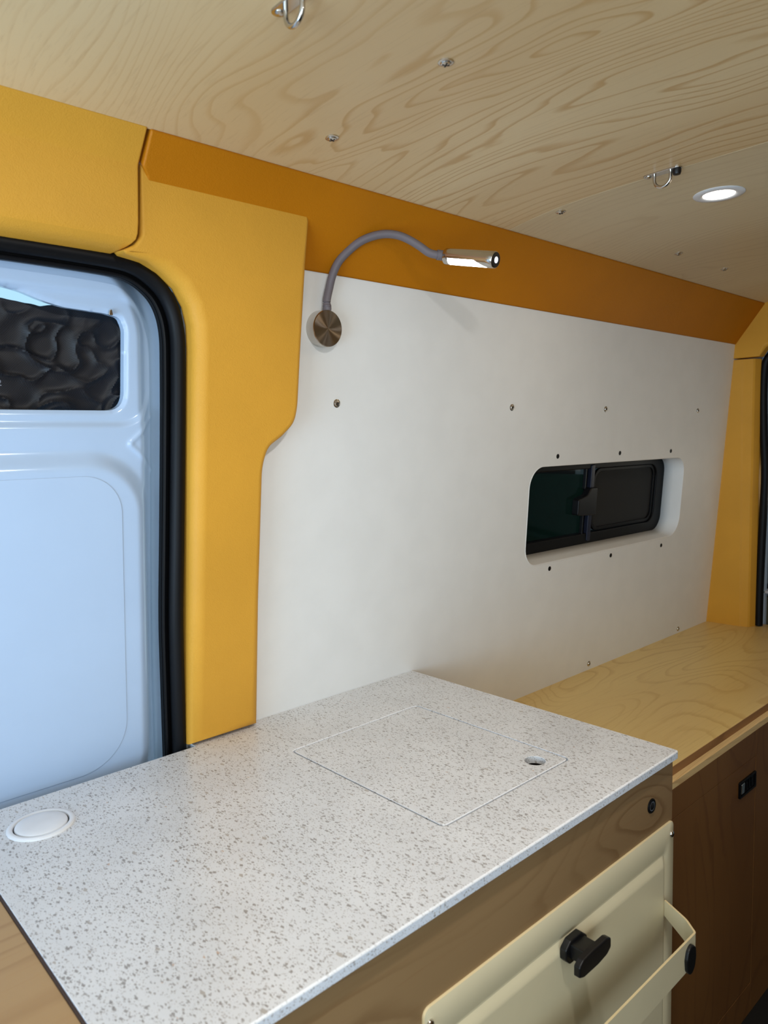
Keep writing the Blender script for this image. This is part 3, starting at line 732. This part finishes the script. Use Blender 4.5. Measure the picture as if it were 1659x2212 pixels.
for k in range(len(stn)-1):
    for i in range(na):
        j = (i+1) % na; xm = (stn[k]+stn[k+1])/2; tm = 2*math.pi*(i+.5)/na
        F.append((k*na+i, k*na+j, (k+1)*na+j, (k+1)*na+i)); mi.append(1 if openhere(xm, tm) else 0)
Vh = [V, [f for f, m_ in zip(F, mi) if m_ == 0]]; Fd = [f for f, m_ in zip(F, mi) if m_ == 1]
F0 = Vh[1]+[tuple(range(na))[::-1]]
hd = o = mk('lamp_head', V, F0, M['steel'], lamp, sharp=40)
bm = bmesh.new(); bm.from_mesh(o.data); bmesh.ops.delete(bm, geom=[v for v in bm.verts if not v.link_faces], context='VERTS'); bm.to_mesh(o.data); bm.free()
Vd = [S0+ax*((v-S0).dot(ax))+((v-S0)-ax*((v-S0).dot(ax)))*.975 for v in V]
o = mk('led_strip', Vd, Fd, M['led'], hd, sharp=80)
bm = bmesh.new(); bm.from_mesh(o.data); bmesh.ops.delete(bm, geom=[v for v in bm.verts if not v.link_faces], context='VERTS'); bm.to_mesh(o.data); bm.free()
HF = Frame(S0+ax*LH, side, upp)
if HF.n.dot(ax) < 0: HF = Frame(S0+ax*LH, -side, upp)
lathe('end_cap', [(.0128, -.002), (.0128, .0006), (.0120, .0012), (.0060, .0012), (.0055, .0006)], HF, 0, 0, M['black'], hd, 32)
lathe('touch_switch', [(.0054, .0004), (.0054, .0014), (.0046, .0018), (.001, .0018)], HF, 0, 0, M['button_led'], hd, 24)

# ------------------------------------------------------------------ ceiling puck lights
UF = Frame((0, 0, ZC), (1, 0, 0), (0, -1, 0))                 # faces down
assert UF.n.z < 0
def puck(x, y, label, k=1., col=(1, .80, .58)):
    t = root('ceiling_light', (x, y, ZC-.006), label, 'ceiling light', 'round recessed ceiling lights')
    lathe('rim', [(.0455, -.0005), (.0455, .0008), (.044, .0020), (.034, .0030), (.0300, .0024), (.0285, .0010)], UF, x, -y, M['plastic'], t, 48)
    lathe('diffuser', [(.0284, .0005), (.0280, .0014), (.001, .0016)], UF, x, -y, M['puck'], t, 40)
    l = bpy.data.lights.new('led_light', 'AREA'); l.shape = 'DISK'; l.size = .055; l.energy = LED_POWER*k; l.color = col
    lo = bpy.data.objects.new('led_light', l); COL.objects.link(lo); lo.parent = t; lo.location = (0, 0, -.002)
puck(1.44, .62, 'small round recessed ceiling light, lit, near the hook at the panel seam', .6)
puck(1.44, -.26, 'round recessed ceiling light on the far side of the aisle', .4)
puck(.52, .27, 'round recessed ceiling light directly above the camera', 3.9, (1, .99, .98))
puck(2.22, .42, 'round recessed ceiling light above the bench, out of view', .6)
puck(-.10, -.30, 'round recessed ceiling light over the aisle behind the camera', .5)
# ------------------------------------------------------------------ ceiling screws
def zc_at(y):
    P_ = sorted([(a_, b_) for a_, b_ in half])
    if y <= .64: return ZC
    for (y0, z0), (y1, z1) in zip(P_, P_[1:]):
        if y0 <= y <= y1: return z0+(z1-z0)*(y-y0)/(y1-y0)
g = 'countersunk screws in the ceiling plywood'
for i, (x, y, lab) in enumerate(((.686, .622, 'ceiling screw with washer, largest and nearest the top edge of the photo'), (.705, .864, 'ceiling screw with washer above the ochre strip, left of the lamp arm'),
                  (1.274, .857, 'ceiling screw beside the seam between the two plywood sheets'), (1.787, .865, 'ceiling screw on the far plywood sheet, left one of the far pair'), (2.054, .866, 'farthest ceiling screw, right one of the far pair near the rear corner'))):
    z = zc_at(y); fr = Frame((0, 0, 0), (1, 0, 0), (0, -1, 0)); sl_ = -.16 if y > .8 else -.01
    fr = Frame((x, y, z-.0003), (1, 0, 0), (0, -1, -sl_*.6 if False else .08 if y > .8 else 0))
    screw((0, 0, 0), fr, .0098, lab, g, angle=.5+i*.7)
# ------------------------------------------------------------------ U-bolt tie-down hooks
def hook(x, y, ang, label, nut=True):
    t = root('ceiling_hook', (x, y, ZC), label, 'hook', 'steel tie-down loops on the ceiling')
    ca, sa = math.cos(ang), math.sin(ang)
    fr = Frame((x, y, ZC), (ca, sa, 0), (sa, -ca, 0))
    if fr.n.z > 0: fr = Frame((x, y, ZC), (ca, sa, 0), (-sa, ca, 0))
    plate('mounting_plate', [rrect(-.034, .034, -.0085, .0085, .0084, 6)], 0, .0022, fr, M['steel'], t, bev=.0008)
    w = .0145; P_ = [(-w, .001), (-w, .004), (-w, .008)]+[(-w*math.cos(math.pi*k/10), .0105+w*math.sin(math.pi*k/10)) for k in range(11)]+[(w, .008), (w, .004), (w, .001)]
    tube('loop', catmull([fr(a_, 0, h_) for a_, h_ in P_], 3), .0028, M['steel'], t, n=12, upv=fr.v)
    lathe('screw_head', [(.005, .002), (.005, .003), (.003, .0045), (.0008, .0046)], fr, -.0255, 0, M['screw'], t, 16)
    if nut: lathe('cap_nut', [(.0072, .0022), (.0072, .0075), (.006, .0115), (.003, .0125)], fr, .0255, 0, M['black'], t, 6 if False else 18)
    else: lathe('screw_head', [(.005, .002), (.005, .003), (.003, .0045), (.0008, .0046)], fr, .0255, 0, M['screw'], t, 16)
hook(1.243, .632, -math.pi/2, 'steel U-shaped hook with a black nut at the ceiling seam')
hook(.475, .637, -math.pi/2+.0, 'steel U-shaped hook cut off by the top edge of the photo', nut=False)
# ------------------------------------------------------------------ wall screws and dark holes
g = 'screws in the white wall panel'
for i, (x, z, lab) in enumerate(((.872, 1.476, 'wall screw below the reading lamp'), (1.401, 1.476, 'wall screw second in the row, up and left of the window'),
        (1.814, 1.477, 'wall screw third in the row, above the middle of the window'), (2.373, 1.479, 'wall screw last in the row, near the rear pillar'),
        (2.387, .7440, 'wall screw just above the bench top near the rear pillar'), (1.832, .7475, 'wall screw just above the bench top, nearer the counter'))):
    screw((x, (z-.9)*kz, 0), WF, .0080, lab, g, angle=.3+i)
g = 'tiny black screws around the window'
for x, z, lab in ((1.603, 1.355, 'tiny black screw above the window, left of three'), (1.909, 1.355, 'tiny black screw above the window, middle of three'), (2.215, 1.353, 'tiny black screw above the window, right of three'),
                  (1.601, 1.061, 'tiny black screw below the window, left of three'), (1.905, 1.059, 'tiny black screw below the window, middle of three'), (2.209, 1.054, 'tiny black screw below the window, right of three')):
    t = root('small_screw', wp(x, z, 0), lab, 'screw', g)
    lathe('head', [(.0062, -.001), (.0062, .0004), (.0054, .0010), (.003, .0010), (.0024, .0003)], WF, x, (z-.9)*kz, M['blackm'], t, 20)
